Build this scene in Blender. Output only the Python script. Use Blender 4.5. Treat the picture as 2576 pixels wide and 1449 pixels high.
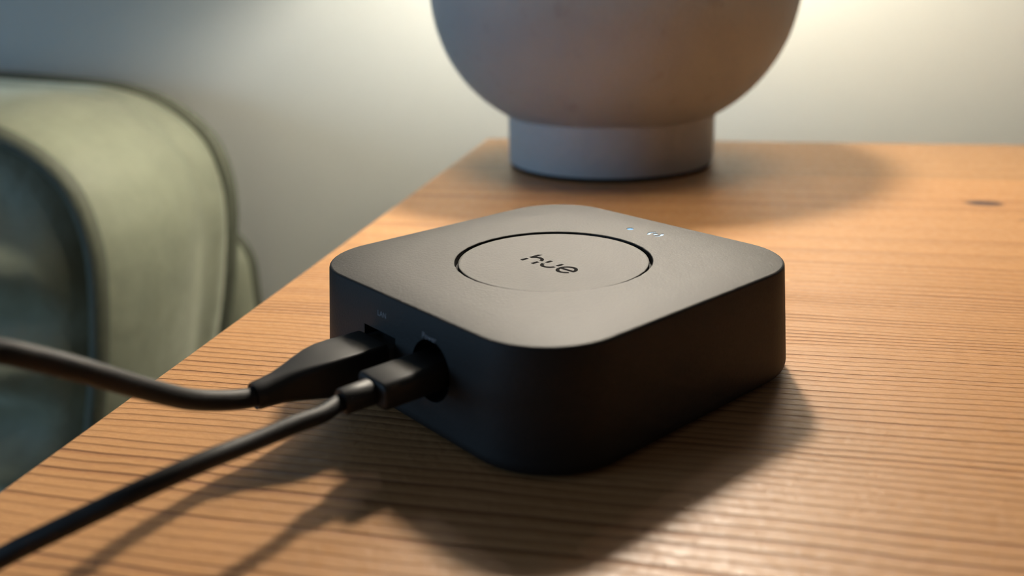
import bpy, bmesh, math, random
from mathutils import Vector, Matrix, noise

MM = 0.001
sc = bpy.context.scene
for o in list(bpy.data.objects):
    bpy.data.objects.remove(o)
COL = sc.collection

# ------------------------------------------------------------------ camera
cd = bpy.data.cameras.new('camera')
cam = bpy.data.objects.new('camera', cd)
COL.objects.link(cam)
right = Vector((0.9771997727573167, 0.2109486053498939, -0.024109956946944434))
up = Vector((-0.04766725796048754, 0.32862194415459345, 0.9432578917446616))
fwd = Vector((-0.20690199767420592, 0.9206021419272226, -0.33118463073855475))
m = Matrix.Identity(4)
for i in range(3):
    m[i][0], m[i][1], m[i][2] = right[i], up[i], -fwd[i]
m.translation = Vector((33.90109, -196.40955, 89.54240)) * MM
cam.matrix_world = m
cd.sensor_width = 36.0
cd.lens = 2196.687 / 2576 * 36.0
cd.clip_start = 0.005
cd.clip_end = 50
cd.dof.use_dof = True
cd.dof.focus_distance = 0.212
cd.dof.aperture_fstop = 9.5
cd.dof.aperture_blades = 0
sc.camera = cam

# ------------------------------------------------------------------ world, window light, exposure
world = bpy.data.worlds.new('room_ambient')
sc.world = world
world.use_nodes = True
bg = world.node_tree.nodes['Background']
bg.inputs['Color'].default_value = (1.0, 0.93, 0.86, 1)
bg.inputs['Strength'].default_value = 0.058

def area_light(name, loc, target, size_x, size_y, power, color):
    ld = bpy.data.lights.new(name, 'AREA')
    ld.shape = 'RECTANGLE'
    ld.size, ld.size_y = size_x, size_y
    ld.energy = power
    ld.color = color
    o = bpy.data.objects.new(name, ld)
    COL.objects.link(o)
    o.location = loc
    o.rotation_euler = (Vector(target) - Vector(loc)).to_track_quat('-Z', 'Y').to_euler()
    return o

area_light('window_daylight', (-2.6, -1.3, 0.38), (-0.3, 0.3, 0.0), 1.2, 0.9, 25.0, (0.38, 0.67, 1.0))
BULB_STRENGTH = 510.0
BULB_COLOR = (1.0, 0.91, 0.775, 1)

sc.view_settings.view_transform = 'Standard'
sc.view_settings.look = 'None'
sc.view_settings.gamma = 1.0
sc.view_settings.use_curve_mapping = False
sc.view_settings.exposure = 0.0

# ------------------------------------------------------------------ helpers
def tag(o, label=None, cat=None, group=None, kind=None):
    if label: o['label'] = label
    if cat: o['category'] = cat
    if group: o['group'] = group
    if kind: o['kind'] = kind
    return o

def empty(name, loc=(0, 0, 0), rz=0.0, parent=None):
    o = bpy.data.objects.new(name, None)
    o.empty_display_size = 0.02
    COL.objects.link(o)
    o.location = loc
    o.rotation_euler = (0, 0, rz)
    if parent: o.parent = parent
    return o

def obj(name, verts, faces, mat, parent=None, smooth=True, angle=40):
    """verts in millimetres, in the parent's frame"""
    me = bpy.data.meshes.new(name)
    me.from_pydata([(v[0] * MM, v[1] * MM, v[2] * MM) for v in verts], [], faces)
    bm = bmesh.new(); bm.from_mesh(me)
    bmesh.ops.recalc_face_normals(bm, faces=bm.faces)
    if smooth:
        for f in bm.faces: f.smooth = True
        lim = math.radians(angle)
        for e in bm.edges:
            if len(e.link_faces) == 2 and e.calc_face_angle(0) > lim: e.smooth = False
    bm.to_mesh(me); bm.free()
    me.materials.append(mat)
    o = bpy.data.objects.new(name, me)
    COL.objects.link(o)
    if parent: o.parent = parent
    return o

class MB:
    def __init__(s): s.v, s.f = [], []
    def ring_loft(s, rings, cap0=True, cap1=True, closed=True):
        """rings: list of equal-length point lists"""
        n = len(rings[0]); b = len(s.v)
        for r in rings: s.v += [tuple(p) for p in r]
        for k in range(len(rings) - 1):
            for i in range(n if closed else n - 1):
                j = (i + 1) % n
                s.f.append((b + k * n + i, b + k * n + j, b + (k + 1) * n + j, b + (k + 1) * n + i))
        if cap0: s.f.append(tuple(b + i for i in reversed(range(n))))
        if cap1: s.f.append(tuple(b + (len(rings) - 1) * n + i for i in range(n)))
        return s
    def box(s, x0, x1, y0, y1, z0, z1, bev=0.0):
        b = bev
        def rect(z, d): return [(x0 + d, y0 + d, z), (x1 - d, y0 + d, z), (x1 - d, y1 - d, z), (x0 + d, y1 - d, z)]
        if b > 0:
            k = b * 0.3
            s.ring_loft([rect(z0, b), rect(z0 + k, k), rect(z0 + b, 0), rect(z1 - b, 0), rect(z1 - k, k), rect(z1, b)])
        else:
            s.ring_loft([rect(z0, 0), rect(z1, 0)])
        return s
    def build(s, name, mat, parent=None, smooth=True, angle=40):
        return obj(name, s.v, s.f, mat, parent, smooth, angle)

def lathe(profile, n=96, cx=0, cy=0, cap0=True, cap1=True):
    rings = [[(cx + r * math.cos(2 * math.pi * i / n), cy + r * math.sin(2 * math.pi * i / n), z) for i in range(n)] for r, z in profile]
    return MB().ring_loft(rings, cap0, cap1)

def catmull(pts, per=8, closed=False):
    P = [Vector(p) for p in pts]; out = []
    n = len(P)
    rng = range(n) if closed else range(n - 1)
    for i in rng:
        if closed: a, b, c, d = P[i - 1], P[i], P[(i + 1) % n], P[(i + 2) % n]
        else: a, b, c, d = P[max(i - 1, 0)], P[i], P[i + 1], P[min(i + 2, n - 1)]
        for k in range(per):
            t = k / per
            out.append(0.5 * ((2 * b) + (c - a) * t + (2 * a - 5 * b + 4 * c - d) * t * t + (3 * b - a - 3 * c + d) * t ** 3))
    if not closed: out.append(P[-1])
    return out

def tube(path, rad, n=20, cap=True, closed=False):
    """tube along a list of Vectors; rad number or function of 0..1"""
    mb = MB(); rings = []
    N = len(path)
    prev = None
    for i, p in enumerate(path):
        if closed: t = (path[(i + 1) % N] - path[i - 1]).normalized()
        else: t = (path[min(i + 1, N - 1)] - path[max(i - 1, 0)]).normalized()
        if prev is None:
            a = Vector((0, 0, 1)) if abs(t.z) < 0.9 else Vector((1, 0, 0))
            u = t.cross(a).normalized()
        else:
            u = (prev - t * prev.dot(t)).normalized()
        prev = u
        w = t.cross(u)
        r = rad(i / (N - 1)) if callable(rad) else rad
        rings.append([tuple(p + u * (r * math.cos(2 * math.pi * k / n)) + w * (r * math.sin(2 * math.pi * k / n))) for k in range(n)])
    if closed:
        mb.ring_loft(rings + [rings[0]], False, False)
    else:
        mb.ring_loft(rings, cap, cap)
    return mb

def rrect(a, b, r, n=6, cx=0, cy=0):
    """rounded rectangle outline in 2D, half sizes a,b"""
    pts = []
    for sx, sy, t0 in ((1, 1, 0), (-1, 1, 90), (-1, -1, 180), (1, -1, 270)):
        for k in range(n + 1):
            t = math.radians(t0 + 90 * k / n)
            pts.append((cx + sx * (a - r) + r * math.cos(t), cy + sy * (b - r) + r * math.sin(t)))
    return pts

# ------------------------------------------------------------------ node helpers
def new_mat(name):
    mt = bpy.data.materials.new(name); mt.use_nodes = True
    nt = mt.node_tree
    return mt, nt, nt.nodes['Principled BSDF']

def N(nt, typ, **kw):
    n = nt.nodes.new(typ)
    for k, v in kw.items(): setattr(n, k, v)
    return n

def math_node(nt, op, a, b=None, c=None):
    n = N(nt, 'ShaderNodeMath', operation=op)
    for i, x in enumerate((a, b, c)):
        if x is None: continue
        if isinstance(x, (int, float)): n.inputs[i].default_value = x
        else: nt.links.new(x, n.inputs[i])
    return n.outputs[0]

def mix_rgb(nt, fac, a, b, blend='MIX'):
    n = N(nt, 'ShaderNodeMix', data_type='RGBA', blend_type=blend)
    for sock, x in ((n.inputs[0], fac), (n.inputs[6], a), (n.inputs[7], b)):
        if isinstance(x, (int, float)): sock.default_value = x
        elif isinstance(x, tuple): sock.default_value = x if len(x) == 4 else x + (1,)
        else: nt.links.new(x, sock)
    return n.outputs[2]

def noise_tex(nt, vec, scale, detail=3.0, rough=0.5, dist=0.0):
    n = N(nt, 'ShaderNodeTexNoise')
    n.inputs['Scale'].default_value = scale
    n.inputs['Detail'].default_value = detail
    n.inputs['Roughness'].default_value = rough
    n.inputs['Distortion'].default_value = dist
    if vec is not None: nt.links.new(vec, n.inputs['Vector'])
    return n.outputs['Fac']

def map_range(nt, x, a, b, c=0.0, d=1.0):
    n = N(nt, 'ShaderNodeMapRange')
    n.inputs[1].default_value, n.inputs[2].default_value = a, b
    n.inputs[3].default_value, n.inputs[4].default_value = c, d
    nt.links.new(x, n.inputs[0])
    return n.outputs[0]

def bump(nt, bsdf, height, dist, strength=1.0):
    b = N(nt, 'ShaderNodeBump')
    b.inputs['Strength'].default_value = strength
    b.inputs['Distance'].default_value = dist
    nt.links.new(height, b.inputs['Height'])
    nt.links.new(b.outputs[0], bsdf.inputs['Normal'])

def objco(nt, scale=None):
    tc = N(nt, 'ShaderNodeTexCoord')
    if scale is None: return tc.outputs['Object']
    mp = N(nt, 'ShaderNodeMapping')
    mp.inputs['Scale'].default_value = scale
    nt.links.new(tc.outputs['Object'], mp.inputs['Vector'])
    return mp.outputs[0]

def simple_mat(name, color, rough=0.5, spec=0.5, metallic=0.0, speck=0.0, speck_scale=900, bump_d=0.0, bump_scale=600):
    mt, nt, b = new_mat(name)
    b.inputs['Roughness'].default_value = rough
    b.inputs['Specular IOR Level'].default_value = spec
    b.inputs['Metallic'].default_value = metallic
    co = objco(nt)
    f = noise_tex(nt, co, speck_scale, 4, 0.6)
    lo = tuple(c * (1 - speck) for c in color); hi = tuple(min(1, c * (1 + speck)) for c in color)
    nt.links.new(mix_rgb(nt, f, lo, hi), b.inputs['Base Color'])
    if bump_d: bump(nt, b, noise_tex(nt, co, bump_scale, 3, 0.6), bump_d)
    return mt

# ------------------------------------------------------------------ materials
def wood_material(name, tint=(1, 1, 1), figure=1.0, relief=0.0003):
    mt, nt, b = new_mat(name)
    tc = N(nt, 'ShaderNodeTexCoord')
    sep = N(nt, 'ShaderNodeSeparateXYZ')
    nt.links.new(tc.outputs['Object'], sep.inputs[0])
    x, y, z = sep.outputs
    # gentle waviness of the grain lines
    w1 = noise_tex(nt, objco(nt, (5, 12, 5)), 1.0, 2, 0.5)
    w2 = noise_tex(nt, objco(nt, (40, 60, 40)), 1.0, 2, 0.5)
    yy = math_node(nt, 'ADD', y, math_node(nt, 'MULTIPLY', math_node(nt, 'SUBTRACT', w1, 0.5), 0.012))
    yy = math_node(nt, 'ADD', yy, math_node(nt, 'MULTIPLY', math_node(nt, 'SUBTRACT', w2, 0.5), 0.0016))
    # ring phase along the board's width: rings are packed near the middle and wide towards the back
    fc = N(nt, 'ShaderNodeFloatCurve')
    pts = [(-500, 0), (-120, 100), (-60, 119), (0, 141), (60, 167), (92, 175), (400, 194)]
    cm = fc.mapping; cv = cm.curves[0]
    total = 194.0
    xs = [((p[0] + 500) / 900, p[1] / total) for p in pts]
    cv.points[0].location = xs[0]; cv.points[1].location = xs[-1]
    for q in xs[1:-1]: cv.points.new(*q)
    for p in cv.points: p.handle_type = 'VECTOR'
    cm.update()
    t = math_node(nt, 'MULTIPLY', math_node(nt, 'ADD', yy, 0.5), 1 / 0.9)
    nt.links.new(t, fc.inputs['Value'])
    ph = math_node(nt, 'MULTIPLY', fc.outputs[0], total)
    idx = math_node(nt, 'FLOOR', ph)
    fr = math_node(nt, 'FRACT', ph)
    wn = N(nt, 'ShaderNodeTexWhiteNoise', noise_dimensions='1D')
    nt.links.new(idx, wn.inputs['W'])
    ringrand = math_node(nt, 'ADD', math_node(nt, 'MULTIPLY', wn.outputs[0], 0.75), 0.25)
    late = math_node(nt, 'POWER', fr, 2.4)                       # latewood: slow rise, sharp end
    edge = map_range(nt, fr, 0.9, 1.0, 1.0, 0.0)
    late = math_node(nt, 'MULTIPLY', math_node(nt, 'MULTIPLY', late, edge), ringrand)
    late = math_node(nt, 'MULTIPLY', late, 1.65)
    wear = noise_tex(nt, objco(nt, (14, 70, 14)), 1.0, 3, 0.6)
    late = math_node(nt, 'MULTIPLY', late, map_range(nt, wear, 0.3, 0.7, 0.45, 1.15))
    lateC = math_node(nt, 'MULTIPLY', late, figure)
    tone = noise_tex(nt, objco(nt, (3, 40, 3)), 1.0, 3, 0.55)
    base = mix_rgb(nt, tone, (0.52, 0.26, 0.098), (0.67, 0.36, 0.15))
    patch = noise_tex(nt, objco(nt, (5, 7, 5)), 1.0, 2, 0.5)
    base = mix_rgb(nt, map_range(nt, patch, 0.35, 0.7, 0.0, 0.45), base, (0.47, 0.265, 0.135))
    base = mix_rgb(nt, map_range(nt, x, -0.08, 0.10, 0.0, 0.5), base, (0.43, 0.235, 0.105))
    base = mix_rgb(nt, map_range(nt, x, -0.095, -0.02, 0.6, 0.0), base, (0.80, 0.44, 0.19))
    fibre = noise_tex(nt, objco(nt, (110, 1800, 110)), 1.0, 3, 0.6)
    base = mix_rgb(nt, map_range(nt, fibre, 0.3, 0.7, 0.0, 0.30), base, (0.36, 0.18, 0.075))
    col = mix_rgb(nt, lateC, base, (0.27, 0.108, 0.036))
    col = mix_rgb(nt, 1.0, col, tint, 'MULTIPLY')
    # knots
    def knot(cx, cy, rx, ry):
        dx = math_node(nt, 'DIVIDE', math_node(nt, 'SUBTRACT', x, cx), rx)
        dy = math_node(nt, 'DIVIDE', math_node(nt, 'SUBTRACT', y, cy), ry)
        d = math_node(nt, 'SQRT', math_node(nt, 'ADD', math_node(nt, 'MULTIPLY', dx, dx), math_node(nt, 'MULTIPLY', dy, dy)))
        d = math_node(nt, 'ADD', d, math_node(nt, 'MULTIPLY', math_node(nt, 'SUBTRACT', w2, 0.5), 0.6))
        return d
    k1 = knot(0.1462, 0.1813, 0.0073, 0.0046)
    k2 = knot(0.1545, 0.1558, 0.0035, 0.0016)
    col = mix_rgb(nt, map_range(nt, k1, 0.8, 2.4, 0.5, 0.0), col, (0.33, 0.15, 0.06))
    col = mix_rgb(nt, map_range(nt, k1, 0.75, 1.1, 0.95, 0.0), col, (0.060, 0.030, 0.024))
    col = mix_rgb(nt, map_range(nt, k2, 0.6, 1.1, 0.75, 0.0), col, (0.16, 0.075, 0.04))
    # tiny pale dings
    vo = N(nt, 'ShaderNodeTexVoronoi')
    vo.inputs['Scale'].default_value = 26.0
    nt.links.new(tc.outputs['Object'], vo.inputs['Vector'])
    ding = map_range(nt, vo.outputs['Distance'], 0.015, 0.03, 0.55, 0.0)
    col = mix_rgb(nt, ding, col, (0.70, 0.46, 0.27))
    nt.links.new(col, b.inputs['Base Color'])
    mott = noise_tex(nt, objco(nt, (430, 520, 430)), 1.0, 3, 0.6)
    rg = map_range(nt, mott, 0.3, 0.7, 0.36, 0.54)
    nt.links.new(rg, b.inputs['Roughness'])
    b.inputs['Specular IOR Level'].default_value = 0.5
    h = math_node(nt, 'MULTIPLY', lateC, -1.0)
    h = math_node(nt, 'ADD', h, math_node(nt, 'MULTIPLY', fibre, 0.22))
    h = math_node(nt, 'ADD', h, math_node(nt, 'MULTIPLY', mott, 0.55))
    bump(nt, b, h, relief)
    return mt

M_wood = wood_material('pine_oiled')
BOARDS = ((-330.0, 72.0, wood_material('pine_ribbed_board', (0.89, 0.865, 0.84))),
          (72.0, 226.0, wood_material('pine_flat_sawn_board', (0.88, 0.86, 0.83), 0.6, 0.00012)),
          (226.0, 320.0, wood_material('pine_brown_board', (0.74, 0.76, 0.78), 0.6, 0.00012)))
M_hub = simple_mat('hub_charcoal_plastic', (0.006, 0.006, 0.006), 0.60, 0.36, speck=0.35, speck_scale=1500, bump_d=0.00007, bump_scale=1500)
M_black = simple_mat('black_plastic', (0.010, 0.010, 0.011), 0.38, 0.5, speck=0.2)
M_gap = simple_mat('groove_black', (0.004, 0.004, 0.004), 0.7, 0.2)
M_print = simple_mat('logo_dark_print', (0.02, 0.0195, 0.0195), 0.9, 0.0)
M_sidetext = simple_mat('grey_port_print', (0.22, 0.23, 0.25), 0.6, 0.3)
M_cable = simple_mat('black_cable_jacket', (0.012, 0.012, 0.012), 0.56, 0.30, speck=0.2, speck_scale=500)
M_boot = simple_mat('black_rubber_boot', (0.012, 0.012, 0.012), 0.5, 0.4, speck=0.2, speck_scale=700)
M_clear = simple_mat('grey_plug_shell', (0.05, 0.055, 0.06), 0.2, 0.5)
M_metal = simple_mat('plug_steel', (0.55, 0.55, 0.56), 0.3, 0.5, 1.0)
M_foot = simple_mat('dark_felt_pad', (0.012, 0.011, 0.010), 0.9, 0.1)
M_brass = simple_mat('brushed_brass', (0.52, 0.38, 0.18), 0.35, 0.5, 1.0)
M_shade = simple_mat('off_white_lampshade', (0.74, 0.71, 0.65), 0.7, 0.3, speck=0.05, speck_scale=300)

def ceramic():
    mt, nt, b = new_mat('speckled_stoneware')
    co = objco(nt)
    big = noise_tex(nt, co, 28, 4, 0.55)
    fine = noise_tex(nt, co, 420, 3, 0.65)
    col = mix_rgb(nt, big, (0.305, 0.325, 0.35), (0.385, 0.405, 0.435))
    spots = noise_tex(nt, co, 95, 2, 0.5)
    col = mix_rgb(nt, map_range(nt, spots, 0.62, 0.74, 0, 0.35), col, (0.24, 0.21, 0.20))
    nt.links.new(col, b.inputs['Base Color'])
    b.inputs['Roughness'].default_value = 0.62
    b.inputs['Specular IOR Level'].default_value = 0.35
    h = math_node(nt, 'ADD', math_node(nt, 'MULTIPLY', fine, 0.5), noise_tex(nt, co, 130, 4, 0.6))
    bump(nt, b, h, 0.0006)
    return mt
M_ceramic = ceramic()
M_pedestal = simple_mat('smooth_stoneware', (0.42, 0.435, 0.455), 0.6, 0.35, speck=0.08, speck_scale=240, bump_d=0.0001, bump_scale=500)

def velvet():
    mt, nt, b = new_mat('sage_velvet')
    co = objco(nt)
    f = noise_tex(nt, co, 16, 4, 0.6)
    nap = noise_tex(nt, co, 60, 3, 0.6)
    col = mix_rgb(nt, f, (0.14, 0.154, 0.112), (0.29, 0.31, 0.225))
    col = mix_rgb(nt, map_range(nt, nap, 0.35, 0.7, 0, 0.4), col, (0.26, 0.28, 0.20))
    nt.links.new(col, b.inputs['Base Color'])
    b.inputs['Roughness'].default_value = 0.62
    b.inputs['Specular IOR Level'].default_value = 0.3
    b.inputs['Sheen Weight'].default_value = 1.0
    b.inputs['Sheen Roughness'].default_value = 0.35
    b.inputs['Sheen Tint'].default_value = (0.86, 0.9, 0.72, 1)
    bump(nt, b, nap, 0.0012)
    return mt
M_velvet = velvet()
M_piping = simple_mat('dark_sage_piping', (0.085, 0.094, 0.068), 0.65, 0.3, speck=0.2, speck_scale=300)

def paint(name, col, var=0.04):
    mt, nt, b = new_mat(name)
    co = objco(nt)
    f = noise_tex(nt, co, 3, 3, 0.5)
    nt.links.new(mix_rgb(nt, f, tuple(c * (1 - var) for c in col), tuple(c * (1 + var) for c in col)), b.inputs['Base Color'])
    b.inputs['Roughness'].default_value = 0.75
    b.inputs['Specular IOR Level'].default_value = 0.25
    bump(nt, b, noise_tex(nt, co, 500, 2, 0.5), 0.0001)
    return mt
M_wall = paint('pale_sage_wall_paint', (0.54, 0.565, 0.535))

def floor_mat():
    mt, nt, b = new_mat('floor_boards')
    f = noise_tex(nt, objco(nt, (2, 40, 2)), 1.0, 4, 0.6)
    nt.links.new(mix_rgb(nt, f, (0.13, 0.085, 0.055), (0.22, 0.15, 0.10)), b.inputs['Base Color'])
    b.inputs['Roughness'].default_value = 0.5
    return mt
M_floor = floor_mat()

def emit(name, color, strength):
    mt = bpy.data.materials.new(name); mt.use_nodes = True
    nt = mt.node_tree
    nt.nodes.remove(nt.nodes['Principled BSDF'])
    e = N(nt, 'ShaderNodeEmission')
    e.inputs[0].default_value = color
    e.inputs[1].default_value = strength
    nt.links.new(e.outputs[0], nt.nodes['Material Output'].inputs[0])
    return mt

# ------------------------------------------------------------------ the setting
FLOOR_Z = -620.0
WALL_Y = 402.0
tag(MB().box(-2600, 2600, WALL_Y, WALL_Y + 90, FLOOR_Z, 1780).build('wall_back', M_wall, smooth=False), 'pale sage painted wall behind the table lamp', kind='structure')
tag(MB().box(-2600, 2600, -1900, WALL_Y, FLOOR_Z - 60, FLOOR_Z).build('floor', M_floor, smooth=False), 'brown boarded floor under the table and sofa', kind='structure')
tag(MB().box(-2600, 2600, WALL_Y - 14, WALL_Y, FLOOR_Z, FLOOR_Z + 90, 2).build('baseboard_back', M_shade, smooth=False), 'painted baseboard along the foot of the back wall', kind='structure')

# ------------------------------------------------------------------ table
table = empty('side_table', (0, 0, FLOOR_Z * MM))
tag(table, 'orange pine side table with ribbed grain under the lamp and charcoal hub', 'table')
TX0, TX1, TY0, TY1, TT = -95.0, 760.0, -330.0, 320.0, 24.0
tz = -FLOOR_Z
for by0, by1, bmat in BOARDS:          # three glued boards
    kf = 1.0 if by0 == TY0 else 0.07
    kb = 1.0 if by1 == TY1 else 0.07
    def edge(d, z): return [(TX0 + d, by0 + d * kf, tz + z), (TX1 - d, by0 + d * kf, tz + z), (TX1 - d, by1 - d * kb, tz + z), (TX0 + d, by1 - d * kb, tz + z)]
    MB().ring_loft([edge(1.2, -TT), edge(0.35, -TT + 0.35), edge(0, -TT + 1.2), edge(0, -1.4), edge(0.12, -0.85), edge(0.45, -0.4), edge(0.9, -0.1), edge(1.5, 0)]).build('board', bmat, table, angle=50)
for (ax0, ax1, ay0, ay1) in ((-60, 725, 270, 288), (-60, 725, -298, -280), (-78, -60, -298, 288), (725, 743, -298, 288)):
    MB().box(ax0, ax1, ay0, ay1, tz - TT - 80, tz - TT, 1).build('apron', M_wood, table, smooth=False)
for lx in (-84, 705):
    for ly in (-304, 249):
        MB().box(lx, lx + 45, ly, ly + 45, 0, tz - TT, 2).build('leg', M_wood, table, smooth=False)

# ------------------------------------------------------------------ hub
HYAW = math.radians(53.0)
hub = empty('smart_hub', (0, 0, 0), HYAW)
tag(hub, 'square charcoal smart home hub with round button and glowing light on table', 'hub')
HH = 26.9
NS = 12            # points per corner
def hub_ring(a, r, z, ns=NS, edge=6):
    """rounded square with edge subdivisions"""
    pts = []
    cs = ((1, 1, 0), (-1, 1, 90), (-1, -1, 180), (1, -1, 270))
    for q, (sx, sy, t0) in enumerate(cs):
        for k in range(ns + 1):
            t = math.radians(t0 + 90 * k / ns)
            pts.append((sx * (a - r) + r * math.cos(t), sy * (a - r) + r * math.sin(t), z))
        # along the edge to the next corner
        nx, ny, nt0 = cs[(q + 1) % 4]
        t = math.radians(t0 + 90)
        p = pts[-1]
        e = (nx * (a - r) + r * math.cos(t), ny * (a - r) + r * math.sin(t), z)
        for k in range(1, edge):
            f = k / edge
            pts.append((p[0] * (1 - f) + e[0] * f, p[1] * (1 - f) + e[1] * f, z))
    return pts
def half(z):   # side draft: wider at the foot
    return 45.5 - 2.31 * min(max(z, 0), 26.7) / 26.7
def cr(z): return 17.47 + (half(z) - 43.19) * 1.0
rings = []
for z, ins in ((0.25, 3.2), (0.45, 2.2), (0.95, 1.2), (1.7, 0.5), (2.6, 0.12), (3.6, 0.0), (12, 0), (20, 0), (HH - 0.65, 0.0), (HH - 0.40, 0.06), (HH - 0.2, 0.19), (HH - 0.06, 0.40), (HH, 0.65)):
    a = half(z) - ins
    rings.append(hub_ring(a, cr(z) - ins, z))
nr = len(rings[0])
RH, RB = 23.57, 22.75
def circ_like(ring, r, z):
    out = []
    for p in ring:
        t = math.atan2(p[1], p[0]); out.append((r * math.cos(t), r * math.sin(t), z))
    return out
def lerp_ring(r0, r1, f): return [tuple(a * (1 - f) + b * f for a, b in zip(p, q)) for p, q in zip(r0, r1)]
ci = circ_like(rings[-1], RH + 0.15, HH)
rings += [lerp_ring(rings[-1], ci, 0.5), ci, circ_like(rings[-1], RH, HH - 0.12), circ_like(rings[-1], RH, HH - 2.2)]
shell_mb = MB().ring_loft(rings, True, True)
shell = shell_mb.build('casing', M_hub, hub, angle=30)

# cut the ports and light openings out of the casing
def cutter(mb):
    return mb.build('cutter', M_gap, hub, smooth=False)
cuts = []
cuts.append(cutter(MB().box(-60, -30, 2.6, 15.0, 5.5, 18.2)))                    # network socket
cuts.append(cutter(MB().box(-60, -30, 6.4, 11.2, 4.0, 6.0)))
rings_u = [[(x, -10.2 + 6.6 * math.cos(2 * math.pi * k / 48), 15.0 + 6.6 * math.sin(2 * math.pi * k / 48)) for k in range(48)] for x in (-60, -39.0)]
cuts.append(cutter(MB().ring_loft(rings_u)))                                     # round recess of the power socket
usb = [[(x, -10.2 + p[0], 15.0 + p[1]) for p in rrect(4.6, 1.75, 1.7, 6)] for x in (-60, -36)]
cuts.append(cutter(MB().ring_loft(usb)))
LEDX, LEDY = 32.4, 4.55
def disc_prism(cx, cy, r, z0, z1, n=24):
    return MB().ring_loft([[(cx + r * math.cos(2 * math.pi * k / n), cy + r * math.sin(2 * math.pi * k / n), z) for k in range(n)] for z in (z0, z1)])
def arc_prism(cx, cy, r, w, a0, a1, z0, z1, n=12):
    out = []
    for k in range(n + 1):
        t = math.radians(a0 + (a1 - a0) * k / n); out.append((cx + (r + w / 2) * math.cos(t), cy + (r + w / 2) * math.sin(t)))
    for k in range(n, -1, -1):
        t = math.radians(a0 + (a1 - a0) * k / n); out.append((cx + (r - w / 2) * math.cos(t), cy + (r - w / 2) * math.sin(t)))
    return MB().ring_loft([[(p[0], p[1], z) for p in out] for z in (z0, z1)])
ICX, ICY = 33.1, -3.55
cuts.append(cutter(disc_prism(LEDX, LEDY, 0.95, HH - 0.5, HH + 2)))
cuts.append(cutter(disc_prism(ICX, ICY, 0.68, HH - 0.5, HH + 2, 16)))
cuts.append(cutter(arc_prism(ICX, ICY, 1.75, 0.78, 35, 145, HH - 0.5, HH + 2)))
cuts.append(cutter(arc_prism(ICX, ICY, 1.75, 0.78, 215, 325, HH - 0.5, HH + 2)))
for c in cuts:
    md = shell.modifiers.new('cut', 'BOOLEAN'); md.operation = 'DIFFERENCE'; md.solver = 'EXACT'; md.object = c
bpy.context.view_layer.update()
dg = bpy.context.evaluated_depsgraph_get()
newme = bpy.data.meshes.new_from_object(shell.evaluated_get(dg))
shell.modifiers.clear()
old = shell.data; shell.data = newme; newme.name = 'casing'
if not newme.materials: newme.materials.append(M_hub)
bpy.data.meshes.remove(old)
for c in cuts:
    me = c.data; bpy.data.objects.remove(c); bpy.data.meshes.remove(me)

# button: shallow dish in a dark round groove
def dish(r): return HH - 0.34 - 0.60 * (1 - (r / RB) ** 2)
prof = [(RB - 0.5, HH - 2.15), (RB, HH - 1.8), (RB, HH - 0.50), (RB - 0.07, HH - 0.39), (RB - 0.22, HH - 0.345)]
prof += [(RB * f, dish(RB * f)) for f in (0.97, 0.9, 0.8, 0.7, 0.6, 0.5, 0.4, 0.3, 0.2, 0.1, 0.02)]
button = lathe(prof, 128).build('button', M_hub, hub, angle=50)
gm = MB().ring_loft([[(r * math.cos(2 * math.pi * k / 128), r * math.sin(2 * math.pi * k / 128), z) for k in range(128)] for r, z in ((RH - 0.01, HH - 0.18), (RH - 0.01, HH - 2.1), (RB + 0.01, HH - 2.1), (RB + 0.01, HH - 0.55))], False, False)
tag(gm.build('button_groove', M_gap, hub), 'thin black groove round the button')

# lettering on the button (text reads towards -y of the hub, upright towards +x)
def glyph(name, polys, parent):
    mb = MB()
    for poly in polys:
        b0 = len(mb.v)
        def put(lift): return [(p[1], -p[0], dish(math.hypot(p[0], p[1])) + lift) for p in poly]
        mb.ring_loft([put(-0.05), put(0.035)])
    o = mb.build(name, M_print, parent, smooth=False)
    return o
def arc(cx, cy, ro, ri, a0, a1, n=16):
    o = [(cx + ro * math.cos(math.radians(a0 + (a1 - a0) * k / n)), cy + ro * math.sin(math.radians(a0 + (a1 - a0) * k / n))) for k in range(n + 1)]
    i = [(cx + ri * math.cos(math.radians(a0 + (a1 - a0) * k / n)), cy + ri * math.sin(math.radians(a0 + (a1 - a0) * k / n))) for k in range(n + 1)]
    quads = []
    for k in range(n): quads.append([o[k], o[k + 1], i[k + 1], i[k]])
    return quads
logo = empty('logo', parent=hub)
W_ = 0.9
hA = arc(-4.57, -1.95, 2.36, 1.46, 12, 165, 18)
glyph('letter_h', [[(-6.92, -4.38), (-6.02, -4.38), (-6.02, -2.38), (-6.92, -2.38)],
                   [(-6.92, -1.48), (-6.02, -1.48), (-6.02, 2.1), (-6.92, 1.35)],
                   [(-3.12, -4.38), (-2.22, -4.38), (-2.22, -2.38), (-3.12, -2.38)]] + hA, logo)
uA = arc(1.02, -2.02, 2.36, 1.46, 192, 350, 18)
glyph('letter_u', [[(-1.32, -1.42), (-0.42, -1.42), (-0.42, 0.36), (-1.32, 0.36)],
                   [(2.44, -1.42), (3.34, -1.42), (3.34, 0.40), (2.44, 0.40)],
                   ] + uA, logo)
eA = arc(6.68, -1.95, 2.62, 1.74, -8, 328, 36)
glyph('letter_e', eA + [[(5.0, -2.33), (9.1, -2.33), (9.1, -1.52), (5.0, -1.52)]], logo)

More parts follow.
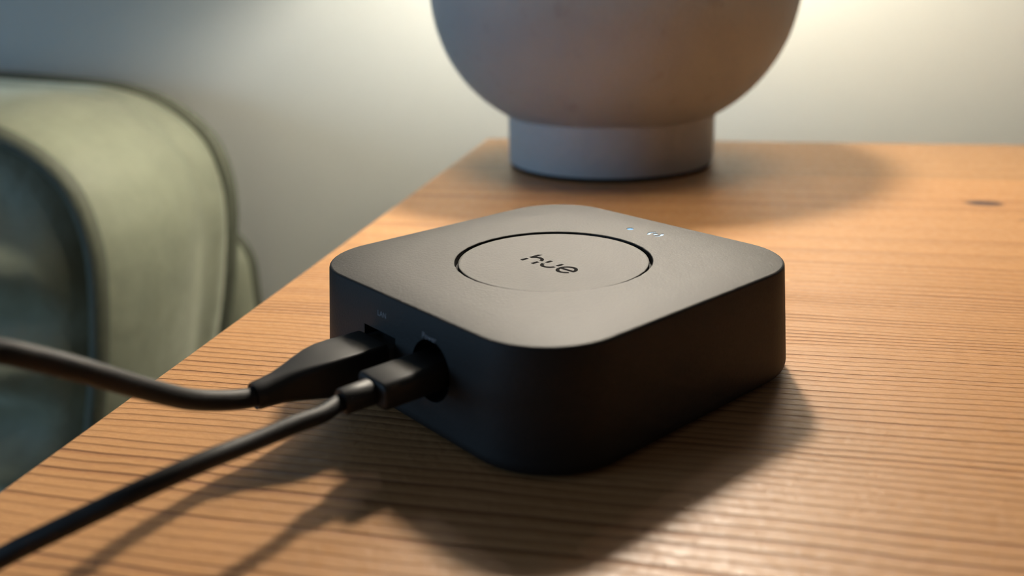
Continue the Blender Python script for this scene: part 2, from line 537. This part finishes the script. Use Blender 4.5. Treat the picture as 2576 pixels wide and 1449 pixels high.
# lights
M_led = emit('status_light_blue', (0.36, 0.66, 1.0, 1), 1.5)
M_led2 = emit('icon_light_white', (0.62, 0.83, 1.0, 1), 1.9)
disc_prism(LEDX, LEDY, 0.92, HH - 0.48, HH - 0.17).build('status_light', M_led, hub, smooth=False)
mi = MB()
for s_ in (disc_prism(ICX, ICY, 0.66, HH - 0.48, HH - 0.17, 16), arc_prism(ICX, ICY, 1.75, 0.74, 36, 144, HH - 0.48, HH - 0.17), arc_prism(ICX, ICY, 1.75, 0.74, 216, 324, HH - 0.48, HH - 0.17)):
    b0 = len(mi.v); mi.v += s_.v; mi.f += [tuple(i + b0 for i in f) for f in s_.f]
tag(mi.build('radio_icon', M_led2, hub, smooth=False), 'glowing white radio wave icon')

# printed port names on the sloping side
def side_text(name, body, y_start, z_base, size, parent):
    cu = bpy.data.curves.new(name, 'FONT'); cu.body = body; cu.size = size * MM
    cu.extrude = 0.02 * MM; cu.space_character = 1.05
    to = bpy.data.objects.new(name, cu); COL.objects.link(to)
    bpy.context.view_layer.update()
    me = bpy.data.meshes.new_from_object(to.evaluated_get(bpy.context.evaluated_depsgraph_get()))
    bpy.data.objects.remove(to); bpy.data.curves.remove(cu)
    me.name = name
    o = bpy.data.objects.new(name, me); COL.objects.link(o); o.parent = parent
    me.materials.clear(); me.materials.append(M_sidetext)
    sl = math.atan2(2.31, 26.7)
    ex = Vector((0, -1, 0)); ey = Vector((math.sin(sl), 0, math.cos(sl))); ez = ex.cross(ey)
    mt = Matrix.Identity(4)
    for i in range(3): mt[i][0], mt[i][1], mt[i][2] = ex[i], ey[i], ez[i]
    mt.translation = Vector((-half(z_base) - 0.03, y_start, z_base)) * MM
    o.matrix_local = mt
    return o
side_text('port_text', 'LAN', 9.6, 21.6, 1.75, hub)
side_text('port_text', 'Power', -7.2, 21.4, 1.75, hub)
MB().box(-40.5, -36, 2.8, 14.8, 5.6, 18.0).build('network_socket', M_black, hub, smooth=False)
# small feet under the hub
for fx in (-26, 26):
    for fy in (-26, 26):
        lathe([(6, 0.0), (6, 0.30)], 24, fx, fy).build('foot', M_foot, hub, smooth=False)

# ------------------------------------------------------------------ network cable
def hub_to_world(p):
    c, s = math.cos(HYAW), math.sin(HYAW)
    return Vector((c * p[0] - s * p[1], s * p[0] + c * p[1], p[2]))

net = empty('network_cable', (hub_to_world((-73.5, 8.9, 0)) * MM), HYAW)
tag(net, 'black network cable with long tapered boot in the hub socket, bending over the table edge', 'cable')
PX, PY, PZ = -73.5, 8.9, 13.1       # end of the boot in hub coordinates
def sect(x, a, b, r, zc, yc=PY):
    return [(x - PX, yc - PY + p[0], zc + p[1]) for p in rrect(a, b, r, 6)]
boot = MB().ring_loft([
    sect(-73.7, 2.4, 2.4, 2.39, 12.55), sect(-74.0, 2.75, 2.75, 2.74, 12.55), sect(-73.4, 2.95, 2.95, 2.94, 12.55), sect(-72.0, 3.0, 3.0, 2.95, 12.6), sect(-69, 3.25, 3.15, 2.7, 12.75),
    sect(-66, 3.85, 3.45, 2.2, 12.9), sect(-63, 4.75, 3.8, 1.8, 13.0), sect(-60, 5.55, 4.1, 1.3, 13.05), sect(-57, 6.0, 4.25, 1.0, 13.1),
    sect(-54, 6.05, 4.3, 0.8, 13.05), sect(-50, 5.95, 4.25, 0.75, 13.0), sect(-46.2, 5.9, 4.25, 0.7, 13.0), sect(-45.6, 5.75, 4.1, 0.6, 13.0)])
boot.build('boot', M_boot, net, angle=35)
plug = MB().ring_loft([sect(-46.0, 5.4, 3.6, 0.3, 12.3), sect(-40.7, 5.4, 3.6, 0.3, 12.3)])
plug.build('plug', M_clear, net, smooth=False)
clip = MB().box(-60 - PX, -45.8 - PX, 8.9 - 2.6 - PY, 8.9 + 2.6 - PY, 8.3, 9.2, 0.2)
clip.build('latch', M_clear, net, smooth=False)
c_, s_ = math.cos(-HYAW), math.sin(-HYAW)
def to_local(w, base):
    d = Vector(w) - base
    return Vector((c_ * d.x - s_ * d.y, s_ * d.x + c_ * d.y, d.z))
baseN = hub_to_world((PX, PY, 0))
wpath = [hub_to_world((-69, 8.9, 12.5)), hub_to_world((-73.5, 8.9, 12.5)), hub_to_world((-76.2, 8.9, 12.75)), (-54.8, -59.4, 14.2), (-57.0, -64.0, 16.4), (-58.4, -68.4, 19.1), (-60.6, -77.0, 25.4), (-63.6, -84.9, 31.7), (-67.2, -90.2, 35.9), (-69.4, -93.6, 38.3),
         (-73, -98, 40.6), (-79, -106, 43), (-92, -119, 44), (-112, -134, 30), (-128, -144, -20), (-140, -150, -120), (-150, -152, -300), (-165, -140, -560), (-200, -110, FLOOR_Z + 2.2), (-300, -80, FLOOR_Z + 2.2)]
tube(catmull([to_local(p, baseN) for p in wpath], 10), 2.08, 24).build('cable', M_cable, net, angle=60)

# ------------------------------------------------------------------ power cable
QX, QY = -64.5, -10.0
pw = empty('power_cable', (hub_to_world((QX, QY, 0)) * MM), HYAW)
tag(pw, 'thin black power cable with short flat plug, curving low across the front of the table', 'cable')
def sec2(x, a, b, r, zc, yc=QY, n=8):
    return [(x - QX, yc - QY + p[0], zc + p[1]) for p in rrect(a, b, r, n)]
ZC = 15.0
MB().ring_loft([sec2(-58.2, 4.4, 2.2, 1.3, ZC), sec2(-57.9, 5.0, 2.75, 1.7, ZC), sec2(-57.5, 5.2, 3.0, 1.9, ZC), sec2(-50, 5.25, 3.05, 1.9, ZC),
                sec2(-41.0, 5.25, 3.05, 1.9, ZC), sec2(-40.5, 5.0, 2.8, 1.7, ZC)]).build('plug_housing', M_boot, pw, angle=35)
MB().ring_loft([sec2(-40.8, 4.1, 1.2, 1.15, ZC), sec2(-36.5, 4.1, 1.2, 1.15, ZC)]).build('plug_tip', M_metal, pw, angle=50)
MB().ring_loft([sec2(-64.9, 2.0, 2.0, 1.99, ZC), sec2(-64.9, 2.45, 2.45, 2.44, ZC), sec2(-64.5, 2.65, 2.65, 2.64, ZC), sec2(-58.6, 2.75, 2.7, 2.65, ZC), sec2(-58.0, 2.3, 2.2, 2.1, ZC)]).build('strain_relief', M_boot, pw, angle=50)
baseP = hub_to_world((QX, QY, 0))
ppath = [hub_to_world((-61, -10.0, 15.0)), hub_to_world((-65.5, -10.0, 14.9)), (-32.5, -63.5, 15.2), (-35.3, -69.5, 15.9), (-38.6, -76.5, 16.4), (-42.8, -86.0, 17.4), (-49.0, -93.8, 16.4), (-57.4, -98.0, 12.9), (-65.8, -101.2, 9.1), (-71.7, -103.6, 6.3),
         (-80, -107.5, 3.6), (-92, -113, 2.0), (-99, -117, 0.4), (-106, -120, -6), (-112, -122, -40), (-118, -124, -200), (-125, -120, -500), (-140, -100, FLOOR_Z + 1.9), (-260, -40, FLOOR_Z + 1.9)]
tube(catmull([to_local(p, baseP) for p in ppath], 10), 1.72, 20).build('cable', M_cable, pw, angle=60)

# ------------------------------------------------------------------ lamp
LX, LY = -13.49, 254.28
lamp = empty('table_lamp', (LX * MM, LY * MM, 0))
tag(lamp, 'round off-white stoneware table lamp on a cylindrical foot at the back of the table', 'lamp')
lathe([(50.6, 0.0), (51.0, 0.15), (51.0, 1.9), (50.5, 2.0)], 96).build('felt_pad', M_foot, lamp)
lathe([(50.5, 1.9), (51.9, 2.05), (52.2, 2.7), (52.2, 20), (52.2, 24.6), (52.0, 26.5)], 128).build('pedestal', M_pedestal, lamp)
rb, hb, Rb, zc_, ex = 52.22, 25.52, 89.18, 91.71, 2.25
bL = (zc_ - hb) / (1 - (rb / Rb) ** ex) ** (1 / ex)
prof = [(46, 24.8), (rb - 1.2, 25.0)]
for k in range(41):
    z = hb + (zc_ - hb) * k / 40
    prof.append((Rb * (1 - min(1, ((zc_ - z) / bL)) ** ex) ** (1 / ex), z))
bT = 66.0
for k in range(1, 41):
    t = math.radians(90 * k / 40)
    r = Rb * math.cos(t) ** 0.95; z = zc_ + bT * math.sin(t) ** 0.95
    if r < 16: break
    prof.append((r, z))
prof += [(15.5, 158.5), (15, 159.5)]
lathe(prof, 160).build('body', M_ceramic, lamp, angle=60)
lathe([(11, 158), (11, 162), (8, 164), (8, 216), (12, 219), (12, 244), (10, 245)], 48).build('stem', M_brass, lamp)
M_bulb = emit('bulb_glow', BULB_COLOR, BULB_STRENGTH)
bz, br = 282.0, 20.0
bp = [(9, 244.5), (9, 262)] + [(br * math.sin(math.radians(a)), bz - br * math.cos(math.radians(a))) for a in range(42, 176, 6)] + [(0.8, bz + br)]
lathe(bp, 48).build('bulb', M_bulb, lamp, angle=70)
SR, SZ = 130.0, 195.0
inner = [(SR, SZ), (118, 244), (106, 292), (95, 338)]
outer = [(r + 1.8, z) for r, z in inner]
shade_prof = inner[::-1] + [(SR + 0.9, SZ - 0.6)] + outer + [(95.9, 338.6)]
n = 128
rings = [[(r * math.cos(2 * math.pi * i / n), r * math.sin(2 * math.pi * i / n), z) for i in range(n)] for r, z in shade_prof]
MB().ring_loft(rings + [rings[0]], False, False).build('lampshade', M_shade, lamp, angle=60)
for k in range(3):          # spider arms from the top of the bulb fitting to the upper rim
    t = math.radians(90 + 120 * k)
    tube([Vector((9 * math.cos(t), 9 * math.sin(t), 314)), Vector((60 * math.cos(t), 60 * math.sin(t), 330)), Vector((96 * math.cos(t), 96 * math.sin(t), 333))], 1.4, 8).build('shade_arm', M_brass, lamp)
lathe([(10, 300.5), (11, 313), (9, 316), (3, 317)], 32).build('shade_holder', M_brass, lamp)

# ------------------------------------------------------------------ sofa
sofa = empty('sofa', (-0.75, 0.2, FLOOR_Z * MM))
tag(sofa, 'sage green velvet sofa with a piped back cushion left of the table', 'sofa')
SOX, SOY, SOZ = -750.0, 200.0, FLOOR_Z
YF, YR = 212.0, 360.0
prof = [(-1200, 26), (-1000, 33), (-800, 35), (-600, 33), (-480, 30), (-389, 23.5), (-362, 19.5), (-340, 12.5), (-320, 0.8), (-306.5, -15), (-300.5, -36), (-300, -58), (-304.5, -88), (-311.5, -120),
        (-323, -160), (-336, -205), (-350, -245), (-378, -278), (-440, -296), (-600, -300), (-900, -300), (-1140, -296), (-1200, -280), (-1228, -245), (-1240, -200), (-1252, -120), (-1256, -58), (-1250, -10), (-1236, 12)]
dense = catmull([(p[0], 0, p[1]) for p in prof], 7, closed=True)
def pn(i):
    a = dense[i - 1]; b_ = dense[(i + 1) % len(dense)]
    t = (b_ - a).normalized()
    return Vector((t.z, 0, -t.x))
cen = Vector((-778, 0, -132))
nrm = []
for i, p in enumerate(dense):
    q = pn(i)
    if q.dot(p - cen) < 0: q = -q
    nrm.append(q)
def L(p): return (p[0] - SOX, p[1] - SOY, p[2] - SOZ)
crown = [(0, 0), (0.025, -3.0), (0.06, 1.5), (0.15, 6.5), (0.35, 10), (0.55, 10), (0.68, 6.0), (0.77, 3.2), (0.84, 5.5), (0.91, 6.0), (0.94, 3.0), (0.97, -4.0), (1, 0)]
rings = []
# front face: from its middle out to the piping, softly stuffed, with pulled creases
def face_ring(s, yb, sign, wr):
    out = []
    for p in dense:
        q = cen + (p - cen) * s
        if s > 0.3:   # pull rings so that the outer zone is a constant-width margin
            pass
        d = 26 * (1 - s ** 4)
        w = 0
        if wr:
            g = math.sin((q.z + 0.22 * q.x) * 0.085 + 3 * noise.noise(Vector((q.x * 0.006, 0, q.z * 0.010)))) * 7.0
            g += 8 * noise.noise(Vector((q.x * 0.012, 3.1, q.z * 0.03)))
            w = g * min(1, (1 - s) * 9)
            d -= 9 * max(0, (s - 0.955) / 0.045)
        out.append(L((q.x, yb - sign * (d + w), q.z)))
    return out
SS = [0.02, 0.2, 0.4, 0.55, 0.66, 0.74, 0.80, 0.845, 0.88, 0.905, 0.93, 0.95, 0.965, 0.98, 0.99, 1.0]
for s in SS: rings.append(face_ring(s, YF, 1, True))
for u, c in crown[1:-1]:
    y = YF + (YR - YF) * u
    rr = []
    for i, p in enumerate(dense):
        wob = 1.6 * noise.noise(Vector((p.x * 0.01, y * 0.02, p.z * 0.012)))
        cc = c * (0.9 + 0.25 * noise.noise(Vector((p.x * 0.008 + 5, 0, p.z * 0.01)))) + wob * math.sin(math.pi * u)
        q = p + nrm[i] * cc
        rr.append(L((q.x, y, q.z)))
    rings.append(rr)
for s in reversed(SS): rings.append(face_ring(s, YR, -0.5, False))
cushion = MB().ring_loft(rings).build('back_cushion', M_velvet, sofa, angle=75)
for yy_ in (YF, YR):
    path = [Vector(L((p.x + nrm[i].x * 2.2, yy_, p.z + nrm[i].z * 2.2))) for i, p in enumerate(dense)]
    o = tube(path, 5.6, 14, closed=True).build('piping', M_piping, cushion, angle=75)
# lower frame behind the cushion
fp = []
FX0, FX1, FZ0, FZ1 = -1290.0, -304.0, FLOOR_Z + 90, -82.0
for z in (0,):
    for a in rrect((FX1 - FX0) / 2, (FZ1 - FZ0) / 2, 34, 8, (FX0 + FX1) / 2, (FZ0 + FZ1) / 2): fp.append(a)
def fr_ring(y, d):
    cx, cz = (FX0 + FX1) / 2, (FZ0 + FZ1) / 2
    return [L((cx + (p[0] - cx) * (1 - 2 * d / (FX1 - FX0)), y, cz + (p[1] - cz) * (1 - 2 * d / (FZ1 - FZ0)))) for p in fp]
frame = MB().ring_loft([fr_ring(373, 34), fr_ring(373.3, 24), fr_ring(374.5, 15), fr_ring(377, 8), fr_ring(381, 3), fr_ring(386, 0.4), fr_ring(391, 0), fr_ring(394, 2), fr_ring(396, 8)]).build('back_frame', M_velvet, sofa, angle=60)
tube([Vector(L((p[0] + 0.5, 391, p[1] + 0.5))) for p in fp], 3.4, 10, closed=True).build('piping', M_piping, frame, angle=75)
def soft_box(x0, x1, y0, y1, z0, z1, r):
    cx, cy = (x0 + x1) / 2, (y0 + y1) / 2
    def rg(d, z): return [L((p[0], p[1], z)) for p in rrect((x1 - x0) / 2 - d, (y1 - y0) / 2 - d, max(r * 1.6 - d, 2), 6, cx, cy)]
    rs = []
    for k in range(7):
        t = math.radians(90 * k / 6); rs.append(rg(r * (1 - math.sin(t)), z0 + r * (1 - math.cos(t))))
    for k in range(7):
        t = math.radians(90 * k / 6); rs.append(rg(r * (1 - math.cos(t)), z1 - r * (1 - math.sin(t))))
    return MB().ring_loft(rs)
soft_box(-1250, -300, -480, 205, -420, -305, 34).build('seat_cushion', M_velvet, sofa, angle=60)
soft_box(-1290, -303, -470, 385, FLOOR_Z + 90, -421, 14).build('seat_base', M_velvet, sofa, angle=60)
for x in (-1240, -360):
    for y in (-420, 340):
        lathe([(14, 0), (22, 92)], 20, x - SOX, y - SOY).build('leg', M_wood, sofa)
